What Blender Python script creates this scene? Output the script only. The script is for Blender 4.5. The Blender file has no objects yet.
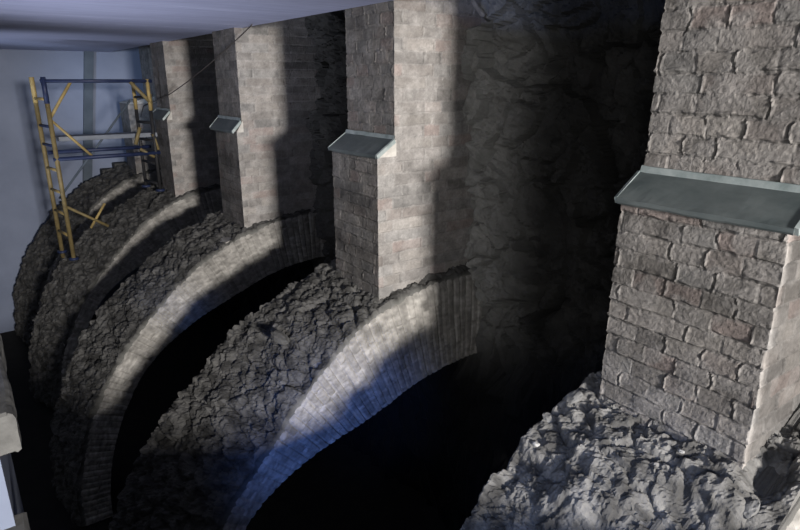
import bpy, math, random
from mathutils import Vector, noise
random.seed(7)
S = 0.45            # metres per layout unit
ZB = 9.0            # floor lies at layout z = -9
scene = bpy.context.scene
COL = scene.collection

def P(x, y, z): return (x * S, y * S, (z + ZB) * S)

# ------------------------------------------------------------------ helpers
def mesh_obj(name, verts, faces, mat, parent=None, cols=None, smooth=False):
    me = bpy.data.meshes.new(name)
    me.from_pydata(verts, [], faces)
    me.update()
    if cols is not None:
        a = me.attributes.new('Col', 'FLOAT_COLOR', 'POINT')
        flat = []
        for c in cols: flat += [c[0], c[1], c[2], 1.0]
        a.data.foreach_set('color', flat)
    me.materials.append(mat)
    if smooth:
        me.polygons.foreach_set('use_smooth', [True] * len(me.polygons))
    o = bpy.data.objects.new(name, me)
    COL.objects.link(o)
    if parent is not None:
        o.parent = parent
        o.matrix_parent_inverse.identity()
    return o

def thing(name, label, cat, loc, group=None):
    o = bpy.data.objects.new(name, None)
    COL.objects.link(o)
    o.location = loc
    o.empty_display_size = 0.1
    o['label'] = label; o['category'] = cat
    if group: o['group'] = group
    return o

def tag(o, label, cat, group=None):
    o['label'] = label; o['category'] = cat
    if group: o['group'] = group
    return o

def struct(o, label=None, cat=None):
    o['kind'] = 'structure'
    if label: o['label'] = label
    if cat: o['category'] = cat
    return o

class MB:
    """verts collected in metres, relative to an origin"""
    def __init__(self, org=(0, 0, 0)):
        self.v = []; self.f = []; self.c = []; self.o = Vector(org)
    def add(self, p, c=None):
        q = Vector(p) - self.o
        self.v.append((q.x, q.y, q.z)); self.c.append(c or (0.5, 0.5, 0.5))
        return len(self.v) - 1
    def box(self, x0, x1, y0, y1, z0, z1, bev=0.0):
        b = bev
        L = []
        for z, i in ((z0, b), (z0 + b, 0), (z1 - b, 0), (z1, b)) if b else ((z0, 0), (z1, 0)):
            L.append([self.add(P(*q)) for q in ((x0 + i, y0 + i, z), (x1 - i, y0 + i, z), (x1 - i, y1 - i, z), (x0 + i, y1 - i, z))])
        self.f.append(L[0][::-1]); self.f.append(L[-1])
        for a, c in zip(L[:-1], L[1:]):
            for k in range(4): self.f.append([a[k], a[(k + 1) % 4], c[(k + 1) % 4], c[k]])
    def tube(self, pts, r, n=10):
        pts = [Vector(P(*p)) for p in pts]; r *= S
        rings = []
        for i, p in enumerate(pts):
            t = (pts[min(i + 1, len(pts) - 1)] - pts[max(i - 1, 0)]).normalized()
            a = Vector((0, 0, 1)) if abs(t.z) < .9 else Vector((1, 0, 0))
            u = t.cross(a).normalized(); w = t.cross(u)
            rings.append([self.add(p + (u * math.cos(k * 2 * math.pi / n) + w * math.sin(k * 2 * math.pi / n)) * r) for k in range(n)])
        for a, b in zip(rings[:-1], rings[1:]):
            for k in range(n): self.f.append([a[k], b[k], b[(k + 1) % n], a[(k + 1) % n]])
        self.f.append(rings[0]); self.f.append(rings[-1][::-1])
    def grid(self, rows):
        for a, b in zip(rows[:-1], rows[1:]):
            for k in range(len(a) - 1): self.f.append([a[k], a[k + 1], b[k + 1], b[k]])
    def build(self, name, mat, parent=None, cols=False, smooth=False):
        o = mesh_obj(name, self.v, self.f, mat, parent, self.c if cols else None, smooth)
        if parent is None: o.location = self.o
        return o

def hsh(*a):
    s = 0.0
    for i, k in enumerate(a): s += k * (12.9898 + 65.233 * i)
    s = math.sin(s) * 43758.5453
    return s - math.floor(s)
def sst(a, b, x):
    t = max(0.0, min(1.0, (x - a) / (b - a))); return t * t * (3 - 2 * t)
def mix(a, b, t): return tuple(p + (q - p) * t for p, q in zip(a, b))
def nz(x, y, z=0.0): return noise.noise(Vector((x, y, z)))
def lin(a, b, step):
    n = max(1, int(round((b - a) / step))); return [a + (b - a) * i / n for i in range(n + 1)]

# ------------------------------------------------------------------ materials
def mat_vcol(name, bump=0.4, scale=60, rough=0.92, tint=(1, 1, 1), var=0.35):
    m = bpy.data.materials.new(name); m.use_nodes = True
    nt = m.node_tree; N = nt.nodes; L = nt.links
    b = N['Principled BSDF']; b.inputs['Roughness'].default_value = rough
    b.inputs['Specular IOR Level'].default_value = 0.25
    at = N.new('ShaderNodeAttribute'); at.attribute_name = 'Col'
    tc = N.new('ShaderNodeTexCoord')
    n1 = N.new('ShaderNodeTexNoise'); n1.inputs['Scale'].default_value = scale; n1.inputs['Detail'].default_value = 8; n1.inputs['Roughness'].default_value = .7
    n2 = N.new('ShaderNodeTexNoise'); n2.inputs['Scale'].default_value = scale * .16; n2.inputs['Detail'].default_value = 6
    for n in (n1, n2): L.new(tc.outputs['Object'], n.inputs['Vector'])
    mr = N.new('ShaderNodeMapRange'); mr.inputs['From Min'].default_value = .25; mr.inputs['From Max'].default_value = .75
    mr.inputs['To Min'].default_value = 1 - var; mr.inputs['To Max'].default_value = 1 + var
    av = N.new('ShaderNodeMath'); av.operation = 'ADD'
    L.new(n1.outputs['Fac'], av.inputs[0]); L.new(n2.outputs['Fac'], av.inputs[1])
    hf = N.new('ShaderNodeMath'); hf.operation = 'MULTIPLY'; hf.inputs[1].default_value = .5
    L.new(av.outputs[0], hf.inputs[0]); L.new(hf.outputs[0], mr.inputs['Value'])
    mx = N.new('ShaderNodeVectorMath'); mx.operation = 'MULTIPLY'
    tn = N.new('ShaderNodeVectorMath'); tn.operation = 'MULTIPLY'; tn.inputs[1].default_value = tint
    L.new(at.outputs['Color'], tn.inputs[0]); L.new(tn.outputs[0], mx.inputs[0]); L.new(mr.outputs[0], mx.inputs[1])
    L.new(mx.outputs[0], b.inputs['Base Color'])
    bp = N.new('ShaderNodeBump'); bp.inputs['Strength'].default_value = bump; bp.inputs['Distance'].default_value = .012
    L.new(n1.outputs['Fac'], bp.inputs['Height']); L.new(bp.outputs[0], b.inputs['Normal'])
    return m

def mat_noise(name, c1, c2, scale=8, rough=.8, metal=0.0, bump=.15, stretch=(1, 1, 1), spec=.3):
    m = bpy.data.materials.new(name); m.use_nodes = True
    nt = m.node_tree; N = nt.nodes; L = nt.links
    b = N['Principled BSDF']; b.inputs['Roughness'].default_value = rough; b.inputs['Metallic'].default_value = metal
    b.inputs['Specular IOR Level'].default_value = spec
    tc = N.new('ShaderNodeTexCoord'); mp = N.new('ShaderNodeMapping'); mp.inputs['Scale'].default_value = stretch
    L.new(tc.outputs['Object'], mp.inputs['Vector'])
    n = N.new('ShaderNodeTexNoise'); n.inputs['Scale'].default_value = scale; n.inputs['Detail'].default_value = 8; n.inputs['Roughness'].default_value = .62
    L.new(mp.outputs[0], n.inputs['Vector'])
    cr = N.new('ShaderNodeValToRGB')
    cr.color_ramp.elements[0].position = .3; cr.color_ramp.elements[0].color = (*c1, 1)
    cr.color_ramp.elements[1].position = .7; cr.color_ramp.elements[1].color = (*c2, 1)
    L.new(n.outputs['Fac'], cr.inputs['Fac']); L.new(cr.outputs['Color'], b.inputs['Base Color'])
    bp = N.new('ShaderNodeBump'); bp.inputs['Strength'].default_value = bump; bp.inputs['Distance'].default_value = .01
    L.new(n.outputs['Fac'], bp.inputs['Height']); L.new(bp.outputs[0], b.inputs['Normal'])
    return m

M_BRICK = mat_vcol('brick_and_mortar', bump=.5, scale=85, var=.45)
M_RING = mat_vcol('arch_brick', bump=.45, scale=45)
M_RUB = mat_vcol('rubble_mortar', bump=.8, scale=48, var=.4)
M_ROCK = mat_vcol('broken_masonry', bump=.7, scale=30, var=.4)
M_ZINC = mat_noise('zinc_sheet', (.055, .07, .073), (.115, .132, .134), 9, .55, .2, .12, (1, .5, 1), .4)
M_FOLD = mat_noise('zinc_folded_edge', (.16, .2, .2), (.34, .38, .38), 14, .5, .3, .1)
M_FILL = mat_noise('lime_fillet', (.3, .29, .27), (.5, .48, .45), 22, .9, 0, .5)
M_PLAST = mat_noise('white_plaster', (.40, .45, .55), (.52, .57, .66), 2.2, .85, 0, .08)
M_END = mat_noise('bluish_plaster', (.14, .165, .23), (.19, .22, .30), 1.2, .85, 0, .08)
M_CEIL = mat_noise('painted_boards', (.38, .40, .54), (.52, .54, .70), 5, .8, 0, .08, (.35, 5, 1))
M_FLOOR = mat_noise('dusty_floor', (.006, .006, .006), (.012, .012, .011), 6, .95, 0, .4)
M_ROOF = mat_noise('dark_roof_boards', (.02, .025, .03), (.05, .055, .06), 5, .9, 0, .2, (.4, 5, 1))
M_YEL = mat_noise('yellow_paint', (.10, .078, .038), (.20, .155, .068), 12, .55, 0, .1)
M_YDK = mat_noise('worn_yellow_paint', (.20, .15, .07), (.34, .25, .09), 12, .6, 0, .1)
M_BLUE = mat_noise('dark_blue_paint', (.008, .013, .04), (.02, .03, .075), 12, .5, 0, .1)
M_PLANK = mat_noise('grey_plank', (.10, .115, .14), (.19, .205, .235), 6, .8, 0, .2, (.5, 5, 1))
M_STONE = mat_noise('grey_coping_stone', (.075, .075, .073), (.14, .14, .136), 12, .9, 0, .5)
M_POST = mat_noise('blue_grey_paint', (.05, .065, .085), (.08, .10, .125), 5, .8, 0, .1)
M_WIRE = mat_noise('dark_cable', (.05, .045, .04), (.09, .08, .075), 20, .6, 0, .05)
M_SHADED = mat_noise('shaded_paint', (.012, .012, .013), (.025, .025, .027), 20, .6, 0, .05)  # shade on the right scaffold frame, put into the colour
M_DSTONE = mat_noise('dark_stone', (.035, .035, .035), (.075, .075, .072), 20, .95, 0, .6)
M_CHIP = mat_noise('grey_chip', (.09, .09, .09), (.18, .18, .175), 20, .95, 0, .6)
M_PALE = mat_noise('pale_chip', (.22, .22, .215), (.36, .36, .35), 20, .9, 0, .4)
M_IRON = mat_noise('rusted_iron', (.2, .19, .18), (.34, .32, .30), 20, .7, .2, .3)

# ------------------------------------------------------------------ brick pattern
RH = 0.17
def joints_row(row, mode, seed):
    """joint positions for one course, local u from -0.5 to 4.5"""
    key = (row, mode, seed)
    if key in joints_row.c: return joints_row.c[key]
    u = -0.6 + 0.16 * (row % 2) + .05 * hsh(row, seed, 3)
    js = []
    k = 0
    while u < 4.6:
        js.append(u)
        if mode == 'header': w = .31 if hsh(row, k, seed) < .86 else .56
        else: w = .31 if (k + row) % 2 == 0 else .58
        u += w + .03 * (hsh(k, row, seed + 5) - .5); k += 1
    joints_row.c[key] = js
    return js
joints_row.c = {}
import bisect
PAL = [(.232, .216, .204), (.208, .196, .186), (.248, .232, .218), (.222, .202, .190), (.204, .198, .192), (.240, .226, .212), (.196, .186, .178)]
MORT = (.262, .250, .240)
def brick(u, z, mode, seed, rough=1.0):
    """returns (height, colour)"""
    wob = .014 * nz(u * 2.3, z * 5.0, seed)
    zz = z + wob + .01 * nz(u * 9, z * 9, seed + 4)
    row = math.floor(zz / RH); fz = zz / RH - row
    uu = u + .018 * nz(u * 6, z * 6, seed + 9)
    js = joints_row(row, mode, seed)
    i = bisect.bisect_right(js, uu) - 1
    a, b = js[i], js[i + 1]
    du = min(uu - a, b - uu); dz = min(fz, 1 - fz) * RH
    left = (uu - a) < (b - uu)
    jid = i if left else i + 1
    r1 = hsh(row, i, seed + 1)
    n1 = nz(u * 14, z * 14, seed); n2 = nz(u * 4, z * 4, seed + 2)
    fu = (uu - a) / (b - a) - .5
    fine = noise.fractal(Vector((u * 22, z * 26, seed)), .7, 2.0, 3)
    smear = sst(-.12, .30, n2 + .4 * nz(u * 7, z * 9, seed + 17))
    face = (.010 * (r1 - .5) + .0035 * fine + .010 * n2 - .008 * (fz - .5) * (.4 + hsh(i, row, seed + 61)) + .010 * fu * (hsh(row, i, seed + 71) - .5)) * rough
    # mortar: smeared nearly flush, here and there squeezed out as thin curved ridges with a shadow line
    dv = du + .016 * nz(u * 9, z * 13, seed + 3)
    dh = dz + .010 * nz(u * 11, z * 9, seed + 8)
    jv = 1 - sst(.005, .018, dv); jh = 1 - sst(.006, .020, dh)
    rj = hsh(row, jid, seed + 11); rh = nz(u * 1.9, row * 3.7, seed + 12)
    side = (uu - a) if left else -(b - uu)
    curve = .022 * (fz - .5) ** 2 * 4 * (1 if hsh(jid, row, seed + 13) > .5 else -1)
    on = sst(.50, .75, rj + .35 * nz(u * 3, z * 9, seed + 6))
    ridge = on * math.exp(-((side - .004 + curve) / .008) ** 2) * (.6 + .8 * nz(u * 9, z * 21, seed + 33))
    groove = on * math.exp(-((side + .016 + curve) / .009) ** 2)
    ah = (-.016 + .018 * max(0, rh)) * (1 - .75 * smear) + .004 * fine
    lip = math.exp(-((fz * RH - .028) / .010) ** 2) * sst(.05, .4, rh + .5 * nz(u * 8, row * 2.1, seed)) * .016
    m = max(jv, jh)
    h = face * (1 - .6 * m) + jh * ah * rough - .007 * jv * (1 - on) * (1 - smear) * rough + (.017 * ridge - .016 * groove) * rough * (1 - .6 * jh) + lip * rough
    base = PAL[int(hsh(row, i, seed + 21) * 6.99)]
    k = .72 + .42 * hsh(i, row, seed + 31)
    base = tuple(c * k for c in base)
    if hsh(row, i, seed + 41) > .93: base = (.218, .186, .174)
    hd = mode == 'header'
    col = mix(base, MORT if hd else (.30, .29, .28), max(m * .55, smear * (.75 if hd else .35)))
    g = (1 - .45 * max(0, -nz(u * .9, z * 1.8, seed + 7) - .05)) * (1 + .35 * fine) * (1 - .65 * groove) * (1 - .22 * jh * (1 - smear))
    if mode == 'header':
        g *= .70 if seed < 10 else .56  # side faces darkened: their shade is painted into the colour
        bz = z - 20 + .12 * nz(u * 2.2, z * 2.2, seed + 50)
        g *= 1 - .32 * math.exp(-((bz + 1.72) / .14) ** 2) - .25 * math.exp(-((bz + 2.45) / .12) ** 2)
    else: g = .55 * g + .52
    return h, tuple(c * g for c in col)

def brick_shaft(name, x0, x1, y0, y1, z0, z1, step, seed, org, parent, batter=0.0, gain=1.0, dim=False):
    """tube with bricks running round four sides, closed top and bottom"""
    mb = MB(org)
    per = []   # (x, y, nx, ny, u, mode)
    c = .70711
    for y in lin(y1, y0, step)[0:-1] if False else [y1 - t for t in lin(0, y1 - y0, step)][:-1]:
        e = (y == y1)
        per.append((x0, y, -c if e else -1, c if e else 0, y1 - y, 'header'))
    for x in lin(x0, x1, step)[:-1]:
        e = (x == x0)
        per.append((x, y0, -c if e else 0, -c if e else -1, x - 4.5, 'mixed'))
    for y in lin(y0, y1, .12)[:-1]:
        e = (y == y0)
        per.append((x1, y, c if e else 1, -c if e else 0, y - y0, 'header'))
    for x in [x1 - t for t in lin(0, x1 - x0, .06)][:-1]:
        e = (x == x1)
        per.append((x, y1, c if e else 0, c if e else 1, x1 - x + .1, 'mixed'))
    zs = lin(z0, z1, step)
    rows = []
    for z in zs:
        r = []
        for (x, y, nx, ny, u, mode) in per:
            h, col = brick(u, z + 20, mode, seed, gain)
            rr = 1.0
            if dim and mode == 'mixed' and ny < 0:  # shade painted into the near pier's camera-side face, corner edge left bright
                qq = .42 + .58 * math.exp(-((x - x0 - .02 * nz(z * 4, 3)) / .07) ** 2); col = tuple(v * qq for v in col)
            bx = batter * (z1 - z) / (z1 - z0)
            r.append(mb.add(P(x + nx * h * rr - bx * (nx < -.1), y + ny * h * rr, z), col))
        r.append(r[0]); rows.append(r)
    mb.grid(rows)
    mb.f.append(rows[0][:-1][::-1]); mb.f.append(rows[-1][:-1])
    return mb.build(name, M_BRICK, parent, cols=True)

# ------------------------------------------------------------------ piers
PY = [1.68, 7.0, 12.3, 17.5, 22.75]
PW = [1.39, 1.28, 1.3, 1.3, 1.3]
PXL, PXU, PXB = 4.70, 5.0, 6.75
GAIN = [1.0, .7, .6, .5, .5]
STEP = [.0125, .019, .028, .035, .045]
PLAB = ['nearest brown brick pier with wide zinc flashing, standing on pale rubble at right',
        'second brick pier from the right, its camera-side face brightly lit to the ceiling',
        'third brick pier from the right, middle of the row, a thin cable crossing its top',
        'fourth brick pier from the right, beside the end of the scaffold tubes',
        'farthest pale brick pier, short and half hidden behind the scaffold']
def pier(k):
    y0 = PY[k]; y1 = y0 + PW[k]
    xl, xu = PXL, PXU
    if k in (2, 3): xu = 4.82
    if k == 4: xl, xu = 4.85, 5.75
    org = Vector(P((xl + PXB) / 2, (y0 + y1) / 2, -3.2))
    t = thing('brick_pier', PLAB[k], 'pier', org, 'brick piers along the wall')
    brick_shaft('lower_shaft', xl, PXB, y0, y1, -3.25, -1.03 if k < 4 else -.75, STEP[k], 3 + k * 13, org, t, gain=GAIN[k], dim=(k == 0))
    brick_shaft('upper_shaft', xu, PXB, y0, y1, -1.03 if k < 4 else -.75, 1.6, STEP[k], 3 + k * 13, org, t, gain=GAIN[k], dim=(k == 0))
    dz = 0 if k < 4 else .28
    # triangular lime fillet carrying the sheet
    mb = MB(org)
    a = [mb.add(P(x, y, z + dz)) for y in (y0 - .004, y1 + .004) for x, z in ((xl + .01, -1.04), (xu + .03, -1.04), (xu + .03, -.80), (xl + .01, -1.01))]
    mb.f += [a[0:4], a[4:8][::-1]] + [[a[i], a[i + 4], a[(i + 1) % 4 + 4], a[(i + 1) % 4]] for i in range(4)]
    mb.build('mortar_fillet', M_FILL, t)
    if k == 4: return t
    # bent zinc sheet
    tip = xl - (.06 if k < 2 else .13); xa = xu - .045
    prof = [(xu - .03, -.735), (xa, -.79)] + [(xa + (tip - xa) * q_, -.79 - .21 * q_) for q_ in (.2, .45, .8, 1.0)] + [(tip, -1.035)]
    mb = MB(org); rows = []
    ys = lin(y0 - .04, y1 + .005, .06)
    for side in (0, 1):
        R = []
        for j, (px, pz) in enumerate(prof):
            w = sst(0, 6, j) * .9
            r = []
            for y in ys:
                d = .014 * nz(y * 2.2, j * .4, k + 2.0) * w + .01 * nz(y * 6, j, k) * w
                r.append(mb.add(P(px + side * .012, y, pz + d - side * .016)))
            R.append(r)
        rows.append(R)
    mb.grid(rows[0]); mb.grid([r[::-1] for r in rows[1]])
    for j in range(len(prof) - 1):
        for e in (0, -1):
            mb.f.append([rows[0][j][e], rows[1][j][e], rows[1][j + 1][e], rows[0][j + 1][e]])
    for j in (0, -1):
        for i in range(len(ys) - 1):
            mb.f.append([rows[0][j][i], rows[0][j][i + 1], rows[1][j][i + 1], rows[1][j][i]])
    fl = mb.build('metal_flashing', M_ZINC, t, smooth=False)
    fl['label'] = 'grey zinc sheet sloping over the step of the pier'
    # bright folded hems: upstand and the two ends
    for ye, s in ((y0 - .04, -1), (y1 + .005, 1)):
        hm = MB(org); q = []
        for (px, pz) in prof[1:-1]:
            q.append((hm.add(P(px, ye, pz + .012)), hm.add(P(px, ye + s * .03, pz + .004)), hm.add(P(px + .02, ye + s * .03, pz - .05)), hm.add(P(px + .02, ye, pz - .045))))
        for a, b in zip(q[:-1], q[1:]):
            for i in range(4): hm.f.append([a[i], a[(i + 1) % 4], b[(i + 1) % 4], b[i]])
        hm.f.append(list(q[0])); hm.f.append(list(q[-1])[::-1])
        hm.build('folded_edge', M_FOLD, fl)
    up = MB(org)
    q = []
    for y in ys:
        d = .012 * nz(y * 3, 5, k)
        q.append((up.add(P(xu - .052, y, -.795 + d)), up.add(P(xu - .034, y, -.738 + d)), up.add(P(xu - .02, y, -.738 + d)), up.add(P(xu - .035, y, -.795 + d))))
    for a, b in zip(q[:-1], q[1:]):
        for i in range(4): up.f.append([a[i], a[(i + 1) % 4], b[(i + 1) % 4], b[i]])
    up.f.append(list(q[0])); up.f.append(list(q[-1])[::-1])
    up.build('upstand_strip', M_FOLD, fl)
    return t

# ------------------------------------------------------------------ arches
CX, CZ = 6.5, -8.95
RT = 6.2
def r_out(th, k): return (5.95 if k != 2 else 6.05) - [.3, .45, .15, .33, .3][k] * sst(.3, .8, th)
def r_in(th, k): return [4.5, 4.38, 4.9, 4.8, 4.6][k] + [.4, .75, .4, .4, .4][k] * sst(.4, 1.0, th)  # inner edge drawn along the shadow boundary: shade put into the shape
def rubble_h(s, y, seed, amp):
    p = Vector((s, y * 1.1, seed * 3.7))
    wx = .12 * noise.noise(p * 2.5); wy = .12 * noise.noise(p * 2.5 + Vector((9, 9, 9)))
    q = Vector((s + wx, y + wy, seed * 5.1))
    h = 0.0
    for f, a in ((2.6, 1.0), (6.0, .5), (13.0, .2)):
        d, pts = noise.voronoi(Vector((q.x * f * 1.25, q.y * f, seed * 7.0)))
        c = pts[0]; r = hsh(c.x, c.y, seed)
        tx = hsh(c.x, c.y, seed + 2) - .25; ty = hsh(c.x, c.y, seed + 3) - .5
        h += a * ((r - .5) * .8 + (q.x * f * 1.25 - c.x) * tx * 1.1 + (q.y * f - c.y) * ty * 1.0)
        h -= a * .55 * (1 - sst(0, .16, d[1] - d[0]))
    h += .9 * noise.fractal(p * 1.4, 1.0, 2.0, 4) + .5 * noise.fractal(p * 9, .8, 2.0, 4)
    return h * amp

def arch_pt(th, r): return CX - r * math.sin(th), CZ + r * math.cos(th)

ARCH_LAB = ['nearest arch, topped with pale blue-grey rubble around the foot of the near pier',
            'second arch from the right, wide rubble back with a brightly lit brick ring',
            'third arch from the right, under the pier with the cable end, bluish lower ring',
            'fourth arch from the right, narrow, with the scaffold standing on it',
            'farthest arch, brown ring curving down against the white end wall']
AR = []
def arch(k):
    y0 = PY[k] - .16; y1 = y0 + 1.98
    ov = .16
    if k == 0: y0 -= .25; y1 = 3.42
    AR.append((y0, y1))
    org = Vector(P(CX, (y0 + y1) / 2, CZ))
    t = thing('masonry_arch', ARCH_LAB[k], 'arch', org, 'parallel brick arches')
    st = [.018, .026, .038, .05, .06][k]
    amp = [.060, .058, .06, .06, .06][k]
    # rubble fill on the back of the arch
    ths = lin(-.06, 1.57, st / RT); vs = lin(y0 + .02, y1, st)
    if k == 0: ths = lin(-.06, .45, .8) + lin(.18, .85, st / RT)[0:] + lin(.87, 1.57, .03); ths = [a for a in ths if a < .0] + lin(.0, .15, .02) + [a for a in ths if a >= .18]
    mb = MB(org); rows = []
    for th in ths:
        r = []; s = th * RT; RO = r_out(th, k)
        for y in vs:
            e0 = min(1, max(0, (y - y0) / (y1 - y0)) ** .8 + .06 * nz(s * 1.3, k * 3.1)); e1 = sst(0, .10 + .05 * nz(s * 3, 4 + k), y1 - y)
            if k == 0: e0 = 1
            h = rubble_h(s, y, k + 1, amp)
            rad = RO + .03 + (RT - RO - .03) * e0 * (1 if k else 1) + h * (.7 + .45 * min(sst(0, .22, y - y0), .3 + .7 * e1)) - .22 * (1 - e1)
            if k == 0: # broken lower ledge towards the camera
                brk = sst(.0, .10, (th - .36) + .10 * nz(s * 1.7, y * 1.7, 3.3) - .10 * (y - 2.2))
                rad -= .20 * brk
                rad -= .32 * math.exp(-(((s - 1.72) / .16) ** 2 + ((y - 1.55) / .10) ** 2))   # hollow at the pier corner
            x, z = arch_pt(th, rad)
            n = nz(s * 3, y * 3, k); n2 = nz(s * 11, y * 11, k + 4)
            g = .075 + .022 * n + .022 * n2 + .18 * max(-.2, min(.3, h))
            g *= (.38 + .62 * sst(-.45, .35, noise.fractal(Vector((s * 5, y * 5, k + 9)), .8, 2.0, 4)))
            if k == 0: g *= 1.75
            pal = (g * 1.0, g * .985, g * .95)
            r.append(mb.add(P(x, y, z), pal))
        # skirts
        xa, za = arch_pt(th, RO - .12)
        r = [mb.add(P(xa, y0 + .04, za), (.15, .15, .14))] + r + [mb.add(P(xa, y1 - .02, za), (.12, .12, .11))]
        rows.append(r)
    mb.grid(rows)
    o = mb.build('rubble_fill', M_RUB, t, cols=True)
    o['label'] = 'rough grey mortar and rubble heaped on the back of the arch'
    # brick ring
    mb = MB(org); rows = []
    tf = lin(-.06, 1.57, [.02, .022, .03, .04, .05][k] / 5.2); rf = lin(0, 1, [.05, .035, .045, .06, .08][k] / 1.4)
    seed = 100 + k
    def vous(th, rr):
        w = .135 / 5.6
        c = math.floor(th / w + .10 * nz(rr * 2, th * 20, seed)); f = th / w - c
        off = .29 * (c % 2) + .08 * hsh(c, seed)
        q = (rr - 4.2 + off) / .56; b = math.floor(q); fr = q - b
        d = min(min(f, 1 - f) * .135, min(fr, 1 - fr) * .56)
        m = 1 - sst(.008, .026, d)
        rnd = hsh(c, b, seed + 1)
        g = .20 + .07 * (rnd - .5) + .05 * nz(th * 30, rr * 5, seed)
        col = (g * 1.03, g * .99, g * .92)
        smear = sst(0, .4, nz(th * 12, rr * 2.4, seed + 3))
        col = mix(col, (.30, .29, .27), max(m * .4, smear * .7))
        gg = 1 + .5 * noise.fractal(Vector((th * 40, rr * 16, seed)), .8, 2.0, 3); col = tuple(q_ * gg for q_ in col)
        h = .018 * (rnd - .5) + .007 * nz(th * 60, rr * 20, seed) - .022 * m + .03 * nz(th * 9, rr * 1.5, seed + 8)
        return h, col
    front = []
    for tt in rf:
        r = []
        for th in tf:
            RO = r_out(th, k); RI = r_in(th, k); rr = RI + (RO - RI) * tt
            h, c = vous(th, rr)
            e = RO - rr
            # ragged, rounded outer edge
            rag = .05 * (1 - sst(0, .12, e))
            x, z = arch_pt(th, rr + (.03 * nz(th * 25, 2, seed) if tt == 1 else 0))
            r.append(mb.add(P(x, y0 - h + rag, z), c))
        front.append(r)
    mb.grid(front)
    top = [front[-1], [mb.add(P(*((lambda q: (q[0], y1 - .05, q[1]))(arch_pt(th, r_out(th, k))))), (.16, .155, .15)) for th in tf]]
    mb.grid(top)
    back = [top[1], [mb.add(P(*((lambda q: (q[0], y1 - .05, q[1]))(arch_pt(th, r_in(th, k))))), (.16, .155, .15)) for th in tf]]
    mb.grid(back); mb.grid([back[1], front[0]])
    for e in (0, -1):
        loop = [r[e] for r in front] + [top[1][e], back[1][e]]
        mb.f.append(loop)
    o = mb.build('brick_ring', M_RING, t, cols=True)
    o['label'] = 'lit ring of bricks laid on edge along the face of the arch'
    return t
for k in range(5): arch(k)
for k in range(5): pier(k)

# ------------------------------------------------------------------ setting
def rock_wall():
    mb = MB(); rows = []
    ys = lin(-3, 1.5, .3)[:-1] + lin(1.5, 4.2, .12)[:-1] + lin(4.2, 7.3, .03)[:-1] + lin(7.3, 10, .12)[:-1] + lin(10, 12.5, .05)[:-1] + lin(12.5, 15.5, .15)[:-1] + lin(15.5, 17.6, .08)[:-1] + lin(17.6, 25.2, .25)
    zs = lin(-9, -4.3, .25)[:-1] + lin(-4.3, 1.7, .03)[:-1] + lin(1.7, 3.2, .2)
    for z in zs:
        r = []
        for y in ys:
            p = Vector((y, z, 3.0))
            wy = y + .25 * noise.noise(p * 1.7); wz = z + .25 * noise.noise(p * 1.7 + Vector((5, 5, 5)))
            h = 0
            for f, a in ((1.1, .34), (2.6, .20), (7.0, .05)):
                d, pts = noise.voronoi(Vector((wy * f, wz * f * .8, f)))
                c = pts[0]
                h += a * ((hsh(c.x, c.y, f) - .4) + (wz * f * .8 - c.y) * (hsh(c.y, c.x, 2) - .7) * .6 + (wy * f - c.x) * (hsh(c.y, c.x, 5) - .5) * .6)
                h -= a * .8 * (1 - sst(0, .10, d[1] - d[0])) * sst(-.1, .3, noise.noise(p * 1.3 + Vector((f, 2, 2))))
            h += .09 * noise.fractal(p * 4, 1, 2, 4)
            # broken masonry standing proud beside each pier
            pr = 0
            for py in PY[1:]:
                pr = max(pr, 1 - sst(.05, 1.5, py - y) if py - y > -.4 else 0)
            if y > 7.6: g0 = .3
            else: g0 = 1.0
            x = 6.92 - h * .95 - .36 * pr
            g = (.010 + .22 * g0 * pr ** 1.3 + .01 * noise.noise(p * 3)) * sst(-5.2, -3.2, z) + .003  # recess shade painted in: blacker away from the piers and lower down
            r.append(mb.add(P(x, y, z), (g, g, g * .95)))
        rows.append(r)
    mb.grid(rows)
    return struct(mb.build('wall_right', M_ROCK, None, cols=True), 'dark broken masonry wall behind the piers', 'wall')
rock_wall()

mb = MB(); mb.box(-4, 8, -3.2, 25.6, -9.4, -9.0)
struct(mb.build('floor', M_FLOOR), 'dark floor below the arches', 'floor')
mb = MB(); mb.box(-4, 4.3, -14, .35, -4.1, -3.08)  # unseen slab under the viewpoint, added and sized to shade the lower arches
struct(mb.build('floor_shade_slab', M_FLOOR), 'unseen dark slab added to shade the lower arches', 'floor')
# board ceiling: boards run across, with shallow battens and laps
mb = MB(); rows = [];
ys = []; zz = []
y = -3.2; i = 0
while y < 25.2:
    w = .52 + .1 * hsh(i, 3)
    lo = 1.03 + .003 * (hsh(i, 8) - .5); 
    ys += [y, y + .02, y + w - .02]; zz += [1.033, lo, lo + .002 * (hsh(i, 2) - .5)]
    y += w; i += 1
for x in lin(-4, 4.99, .5):
    rows.append([mb.add(P(x, a, b + .003 * nz(x, a))) for a, b in zip(ys, zz)])
mb.grid([r[::-1] for r in rows])
rows2 = [[mb.add(P(x, a, 1.16)) for a in (ys[0], ys[-1])] for x in (-4, 4.99)]
mb.grid(rows2)
mb.f.append(rows[-1] + rows2[1][::-1]); mb.f.append(rows[0] + rows2[0][::-1])
mb.f.append([r[0] for r in rows] + [rows2[1][0], rows2[0][0]]); mb.f.append([r[-1] for r in rows] + [rows2[1][1], rows2[0][1]])
struct(mb.build('ceiling', M_CEIL), 'pale lilac board ceiling ending at the piers', 'ceiling')
mb = MB(); mb.box(-4.3, 8, -3.2, 25.6, 3.0, 3.2)
struct(mb.build('trim_roof', M_ROOF), 'dark roof boards above the ceiling', 'roof')
mb = MB(); mb.box(-4.3, 8, 25.2, 25.6, -9, 3.0)
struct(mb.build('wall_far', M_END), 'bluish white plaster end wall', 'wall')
mb = MB(); mb.box(-4.3, -4.0, -3.2, 25.6, -9, 3.0)
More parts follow.
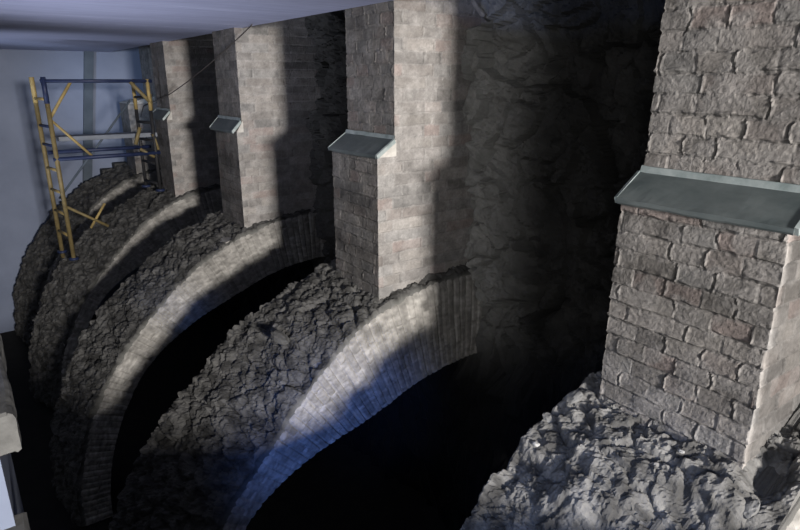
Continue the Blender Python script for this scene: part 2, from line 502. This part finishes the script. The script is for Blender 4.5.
struct(mb.build('wall_left', M_PLAST), 'white plaster wall on the left', 'wall')
TX = (4.12, 4.43, 3.05, 3.36)
mb = MB()      # slightly leaning strip, wider at the top
q = [mb.add(P(x, yy_, z)) for yy_ in (25.05, 25.22) for x, z in ((TX[0], 1.03), (TX[1], 1.03), (TX[3], -6.0), (TX[2], -6.0))]
mb.f += [q[0:4][::-1], q[4:8]] + [[q[i], q[(i + 1) % 4], q[(i + 1) % 4 + 4], q[i + 4]] for i in range(4)]
struct(mb.build('trim_1', M_POST), 'grey leaning strip up the end wall behind the scaffold', 'strip')

# parapet bottom-left
org = Vector(P(-.5, 6.5, -2.9))
mb = MB(org)
rows = []
xs = lin(-1.0, -.02, .06); yy = lin(5.12, 8.4, .08)
t = thing('parapet_pier', 'white plastered pier end with grey stone coping at lower left edge', 'parapet', P(-.55, 6.7, -9))
org = Vector(P(-.55, 6.7, -9))
mb = MB(org)
def jag(x, y, z): return .012 * nz(x * 9, y * 9, z * 9) + .02 * nz(x * 2.5, y * 2.5, z * 2.5)
ring = [(x, 5.12, 0, -1) for x in lin(-1.0, -.05, .05)[:-1]] + [(-.05, y, 1, 0) for y in lin(5.12, 8.4, .05)[:-1]] + \
       [(x, 8.4, 0, 1) for x in [-.05 - a for a in lin(0, .95, .2)][:-1]] + [(-1.0, y, -1, 0) for y in [8.4 - a for a in lin(0, 3.28, .2)][:-1]]
rws = []
for z, ins in [(-2.86, .03), (-2.84, 0)] + [(z, 0) for z in lin(-2.8, -2.56, .05)] + [(-2.52, .012), (-2.5, .04)]:
    r = [mb.add(P(x + nx * (jag(x, y, z) - ins), y + ny * (jag(x, y, z) - ins), z + .01 * nz(x * 5, y * 5, 3))) for x, y, nx, ny in ring]
    r.append(r[0]); rws.append(r)
mb.grid(rws); mb.f.append(rws[0][:-1][::-1]); mb.f.append(rws[-1][:-1])
mb.build('coping', M_STONE, t)['label'] = 'worn grey stone coping slab'
mb = MB(org); mb.box(-.95, -.21, 5.22, 8.3, -9, -2.85, .02)
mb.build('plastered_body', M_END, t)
mb = MB(org); mb.box(-.95, -.12, 5.05, 5.4, -3.85, -3.58, .03)
mb.build('ledge', M_STONE, t)

# stepped stub beside the far arch
org = Vector(P(4.1, 24.6, -3.4)); mb = MB(org)
mb.box(4.05, 4.95, 24.62, 25.15, -4.6, -3.2, .03); mb.box(4.5, 5.0, 24.62, 25.15, -3.25, -3.0, .03)
tag(mb.build('masonry_stub', M_DSTONE), 'dark stepped masonry block against the end wall beside the farthest arch', 'masonry block')

# ------------------------------------------------------------------ scaffold
def aprof(x, r=RT): return CZ + math.sqrt(r * r - (x - CX) ** 2)
YN, YF = 18.15, 19.15
XL, XR = 1.93, 4.46
org = Vector(P(3.2, 18.65, -4.6))
sc = thing('scaffold_tower', 'yellow and blue tubular scaffold tower on the fourth arch by the end wall', 'scaffold', org)
def tubeobj(name, pts, r, mat, parent, label=None):
    mb = MB(org); mb.tube(pts, r); o = mb.build(name, mat, parent, smooth=True)
    if label: o['label'] = label
    return o
for side, X0 in (('l', XL), ('r', XR)):
    X = X0; zb = aprof(X) + .02
    for Y in (YN, YF):
        X = X0 - (.16 if Y == YF else 0)
        if side == 'l':
            zz0 = zb if Y == YN else aprof(X) + .02
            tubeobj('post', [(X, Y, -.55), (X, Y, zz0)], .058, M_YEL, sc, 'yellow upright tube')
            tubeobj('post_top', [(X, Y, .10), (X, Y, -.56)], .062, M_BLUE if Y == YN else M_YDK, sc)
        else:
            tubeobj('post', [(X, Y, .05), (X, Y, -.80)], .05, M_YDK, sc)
            tubeobj('post', [(X, Y, -.79), (X, Y, zb)], .048, M_SHADED, sc, 'shaded lower upright')
        tubeobj('base_plate', [(X, Y, zb - .03), (X, Y, zb + .03)], .13, M_BLUE, sc)
    for z in [-.45, -1.15, -1.65, -2.3, -2.9] + ([-3.5, -4.1] if side == 'l' else []):
        tubeobj('rung', [(X0, YN, z), (X0 - .16, YF, z)], .04, M_SHADED if side == 'r' else (M_YDK if z > -1 or z < -2 else M_BLUE), sc)
for Y, z, r in ((YN, .0, .048), (YN, -1.99, .055), (YF, -1.90, .055)):
    tubeobj('horizontal_tube', [(XL - .08, Y, z), (XR + .12, Y, z)], r, M_BLUE, sc, 'dark blue cross tube')
mb = MB(org); mb.box(XL + .15, XR + .15, YN + .2, YF - .2, -1.55, -1.43, .01)
mb.build('deck_board', M_PLANK, sc)['label'] = 'grey plank laid between the frames'
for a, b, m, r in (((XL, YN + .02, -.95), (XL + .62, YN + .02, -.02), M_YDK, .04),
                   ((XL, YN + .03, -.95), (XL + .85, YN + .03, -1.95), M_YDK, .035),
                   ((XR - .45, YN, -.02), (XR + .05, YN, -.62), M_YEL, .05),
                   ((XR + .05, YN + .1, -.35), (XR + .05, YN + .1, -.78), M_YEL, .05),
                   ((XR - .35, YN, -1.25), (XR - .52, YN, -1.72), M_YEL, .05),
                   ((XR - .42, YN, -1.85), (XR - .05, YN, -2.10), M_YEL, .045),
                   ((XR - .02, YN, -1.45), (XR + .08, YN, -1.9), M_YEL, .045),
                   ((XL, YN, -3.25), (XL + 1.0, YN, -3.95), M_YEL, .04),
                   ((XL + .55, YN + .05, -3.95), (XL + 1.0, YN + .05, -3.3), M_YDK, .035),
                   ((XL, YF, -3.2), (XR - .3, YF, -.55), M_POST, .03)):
    tubeobj('diagonal_brace', [a, b], r, m, sc)

# ------------------------------------------------------------------ cable, bracket, loose chips
mb = MB(P(4.9, 15, 0))
pts = []
A = Vector((4.74, 17.42, -.40)); B = Vector((4.74, 11.2, 1.0))
for i in range(25):
    u = i / 24; p = A.lerp(B, u); p.z -= .18 * 4 * u * (1 - u) * .4; pts.append(tuple(p))
mb.tube([(5.2, 22.6, -1.2), (4.6, 19.5, -.72)] + pts, .012, 6)
tag(mb.build('cable', M_WIRE), 'thin dark cable slung from the fourth pier up to the ceiling edge', 'cable')
mb = MB(P(6.4, 6.85, .9))
mb.tube([(6.28, 6.86, 1.12), (6.36, 6.84, 1.02), (6.47, 6.81, .91)], .04, 8)
tag(mb.build('iron_bar', M_IRON), 'short grey iron bar sticking out high beside the second pier', 'bar')

def chip(name, X, y, size, mat, label, cat, k, group=None):
    th = math.asin((CX - X) / RT); s = th * RT
    h = rubble_h(s, y, k + 1, .075 if k == 0 else .07)
    rad = RT + h
    if k == 0:
        brk = sst(.0, .10, (th - .36) + .10 * nz(s * 1.7, y * 1.7, 3.3) - .10 * (y - 2.2)); rad -= .20 * brk
    x, z = arch_pt(th, rad + size * .25)
    org = Vector(P(x, y, z)); v = []; f = []
    import bmesh
    bm = bmesh.new(); bmesh.ops.create_icosphere(bm, subdivisions=3, radius=size * S)
    sd = X * 7 + y * 13
    ax = (1.25, .9, .55)
    for q in bm.verts:
        n = q.co.normalized()
        d, pts = noise.voronoi(n * 1.4 + Vector((sd, 0, 0)))
        r = 1 + .30 * (d[0] - .4) + .16 * noise.fractal(n * 2.5 + Vector((sd, 1, 2)), 1, 2, 3)
        q.co = Vector((n.x * ax[0], n.y * ax[1], n.z * ax[2])) * r * size * S
    me = bpy.data.meshes.new(name); bm.to_mesh(me); bm.free(); me.materials.append(mat)
    o = bpy.data.objects.new(name, me); COL.objects.link(o); o.location = org
    o.rotation_euler = (.4 * hsh(sd, 1), th + .3 * hsh(sd, 2), 6 * hsh(sd, 3))
    tag(o, label, cat, group); return o
chip('stone_chip', 3.92, 3.18, .045, M_PALE, 'small white stone chip near the outer edge of the nearest arch', 'stone', 0)
chip('stone_chip', 4.55, 2.12, .03, M_PALE, 'tiny white stone chip close to the left foot of the nearest pier', 'stone', 0)
chip('rubble_lump', 4.52, 3.22, .08, M_CHIP, 'grey rubble lump at the far corner of the nearest pier foot', 'rubble', 0)
chip('rubble_lump', 4.22, 3.28, .065, M_CHIP, 'grey rubble lump on the far rim of the nearest arch', 'rubble', 0)
chip('rubble_lump', 4.45, 1.50, .07, M_CHIP, 'pale rubble lump at the near corner of the nearest pier foot', 'rubble', 0)
chip('rubble_lump', 3.3, 7.6, .12, M_DSTONE, 'dark flat stone lying alone mid slope on the second arch', 'stone', 1)

# ------------------------------------------------------------------ lights
def aim(o, target):
    d = Vector(P(*target)) - o.location
    o.rotation_euler = d.to_track_quat('-Z', 'Y').to_euler()
def area(name, loc, target, sx, sy, power, col):
    l = bpy.data.lights.new(name, 'AREA'); l.shape = 'RECTANGLE'; l.size = sx * S; l.size_y = sy * S
    l.energy = power; l.color = col
    o = bpy.data.objects.new(name, l); COL.objects.link(o); o.location = P(*loc); aim(o, target); return o
def spot(name, loc, target, power, col, ang, blend, rad):
    l = bpy.data.lights.new(name, 'SPOT'); l.energy = power; l.color = col; l.spot_size = math.radians(ang); l.spot_blend = blend
    l.shadow_soft_size = rad * S
    o = bpy.data.objects.new(name, l); COL.objects.link(o); o.location = P(*loc); aim(o, target); return o
area('end_window_light', (.7, -15, .75), (5, 8, -1.5), 2.0, 1.3, 2050, (1.0, .95, .90))
spot('low_blue_window_light', (-3.0, -1.5, -1.0), (3.6, 6.8, -4.9), 800, (.13, .29, 1.0), 18, 1.0, .5)
spot('far_blue_fill', (-3.2, 1.0, -.1), (2.4, 11.9, -4.8), 420, (.14, .32, 1.0), 11, 1.0, .5)  # extra blue spot added to tint the farther ring
spot('rubble_blue_light', (-1.5, -.5, .2), (3.6, 2.2, -4.0), 210, (.28, .46, 1.0), 32, .9, .8)
spot('side_fill_light', (-2.6, -2.0, .3), (4.9, 3.4, -1.0), 250, (1.0, .97, .93), 52, 1.0, 1.0)
spot('ceiling_fill', (-.4, 9.4, -4.0), (3.2, 10.2, 1.03), 190, (.80, .84, 1.0), 84, 1.0, .8)  # unseen spot added below, brightens the boards
spot('far_ceiling_fill', (-.8, 16.5, -4.0), (2.6, 19.0, 1.03), 110, (.72, .80, 1.0), 80, 1.0, .8)  # unseen spot added to lift the far end of the boards
spot('end_wall_fill', (-1.2, 17.5, .3), (5.6, 25.2, -.3), 300, (.55, .72, 1.0), 40, 1.0, .8)  # unseen blue spot added to brighten the end wall
area('roof_void_fill', (2.6, 5.0, 1.75), (6.8, 4.0, 1.3), 1.5, .3, 9, (.30, .45, 1.0))  # unseen blue lamp added above the boards to tint the upper back wall

w = bpy.data.worlds.new('world'); scene.world = w; w.use_nodes = True
bg = w.node_tree.nodes['Background']; bg.inputs[0].default_value = (.35, .48, .75, 1); bg.inputs[1].default_value = .008

# ------------------------------------------------------------------ camera
cam = bpy.data.cameras.new('camera'); cam.sensor_width = 36; cam.lens = 590 * 36 / 800; cam.clip_start = .02
co = bpy.data.objects.new('camera', cam); COL.objects.link(co)
co.location = P(0, 0, 0)
co.rotation_euler = (math.radians(90 - 17.3208), 0, math.radians(-36.0593))
scene.camera = co
scene.view_settings.view_transform = 'Standard'
scene.view_settings.look = 'None'
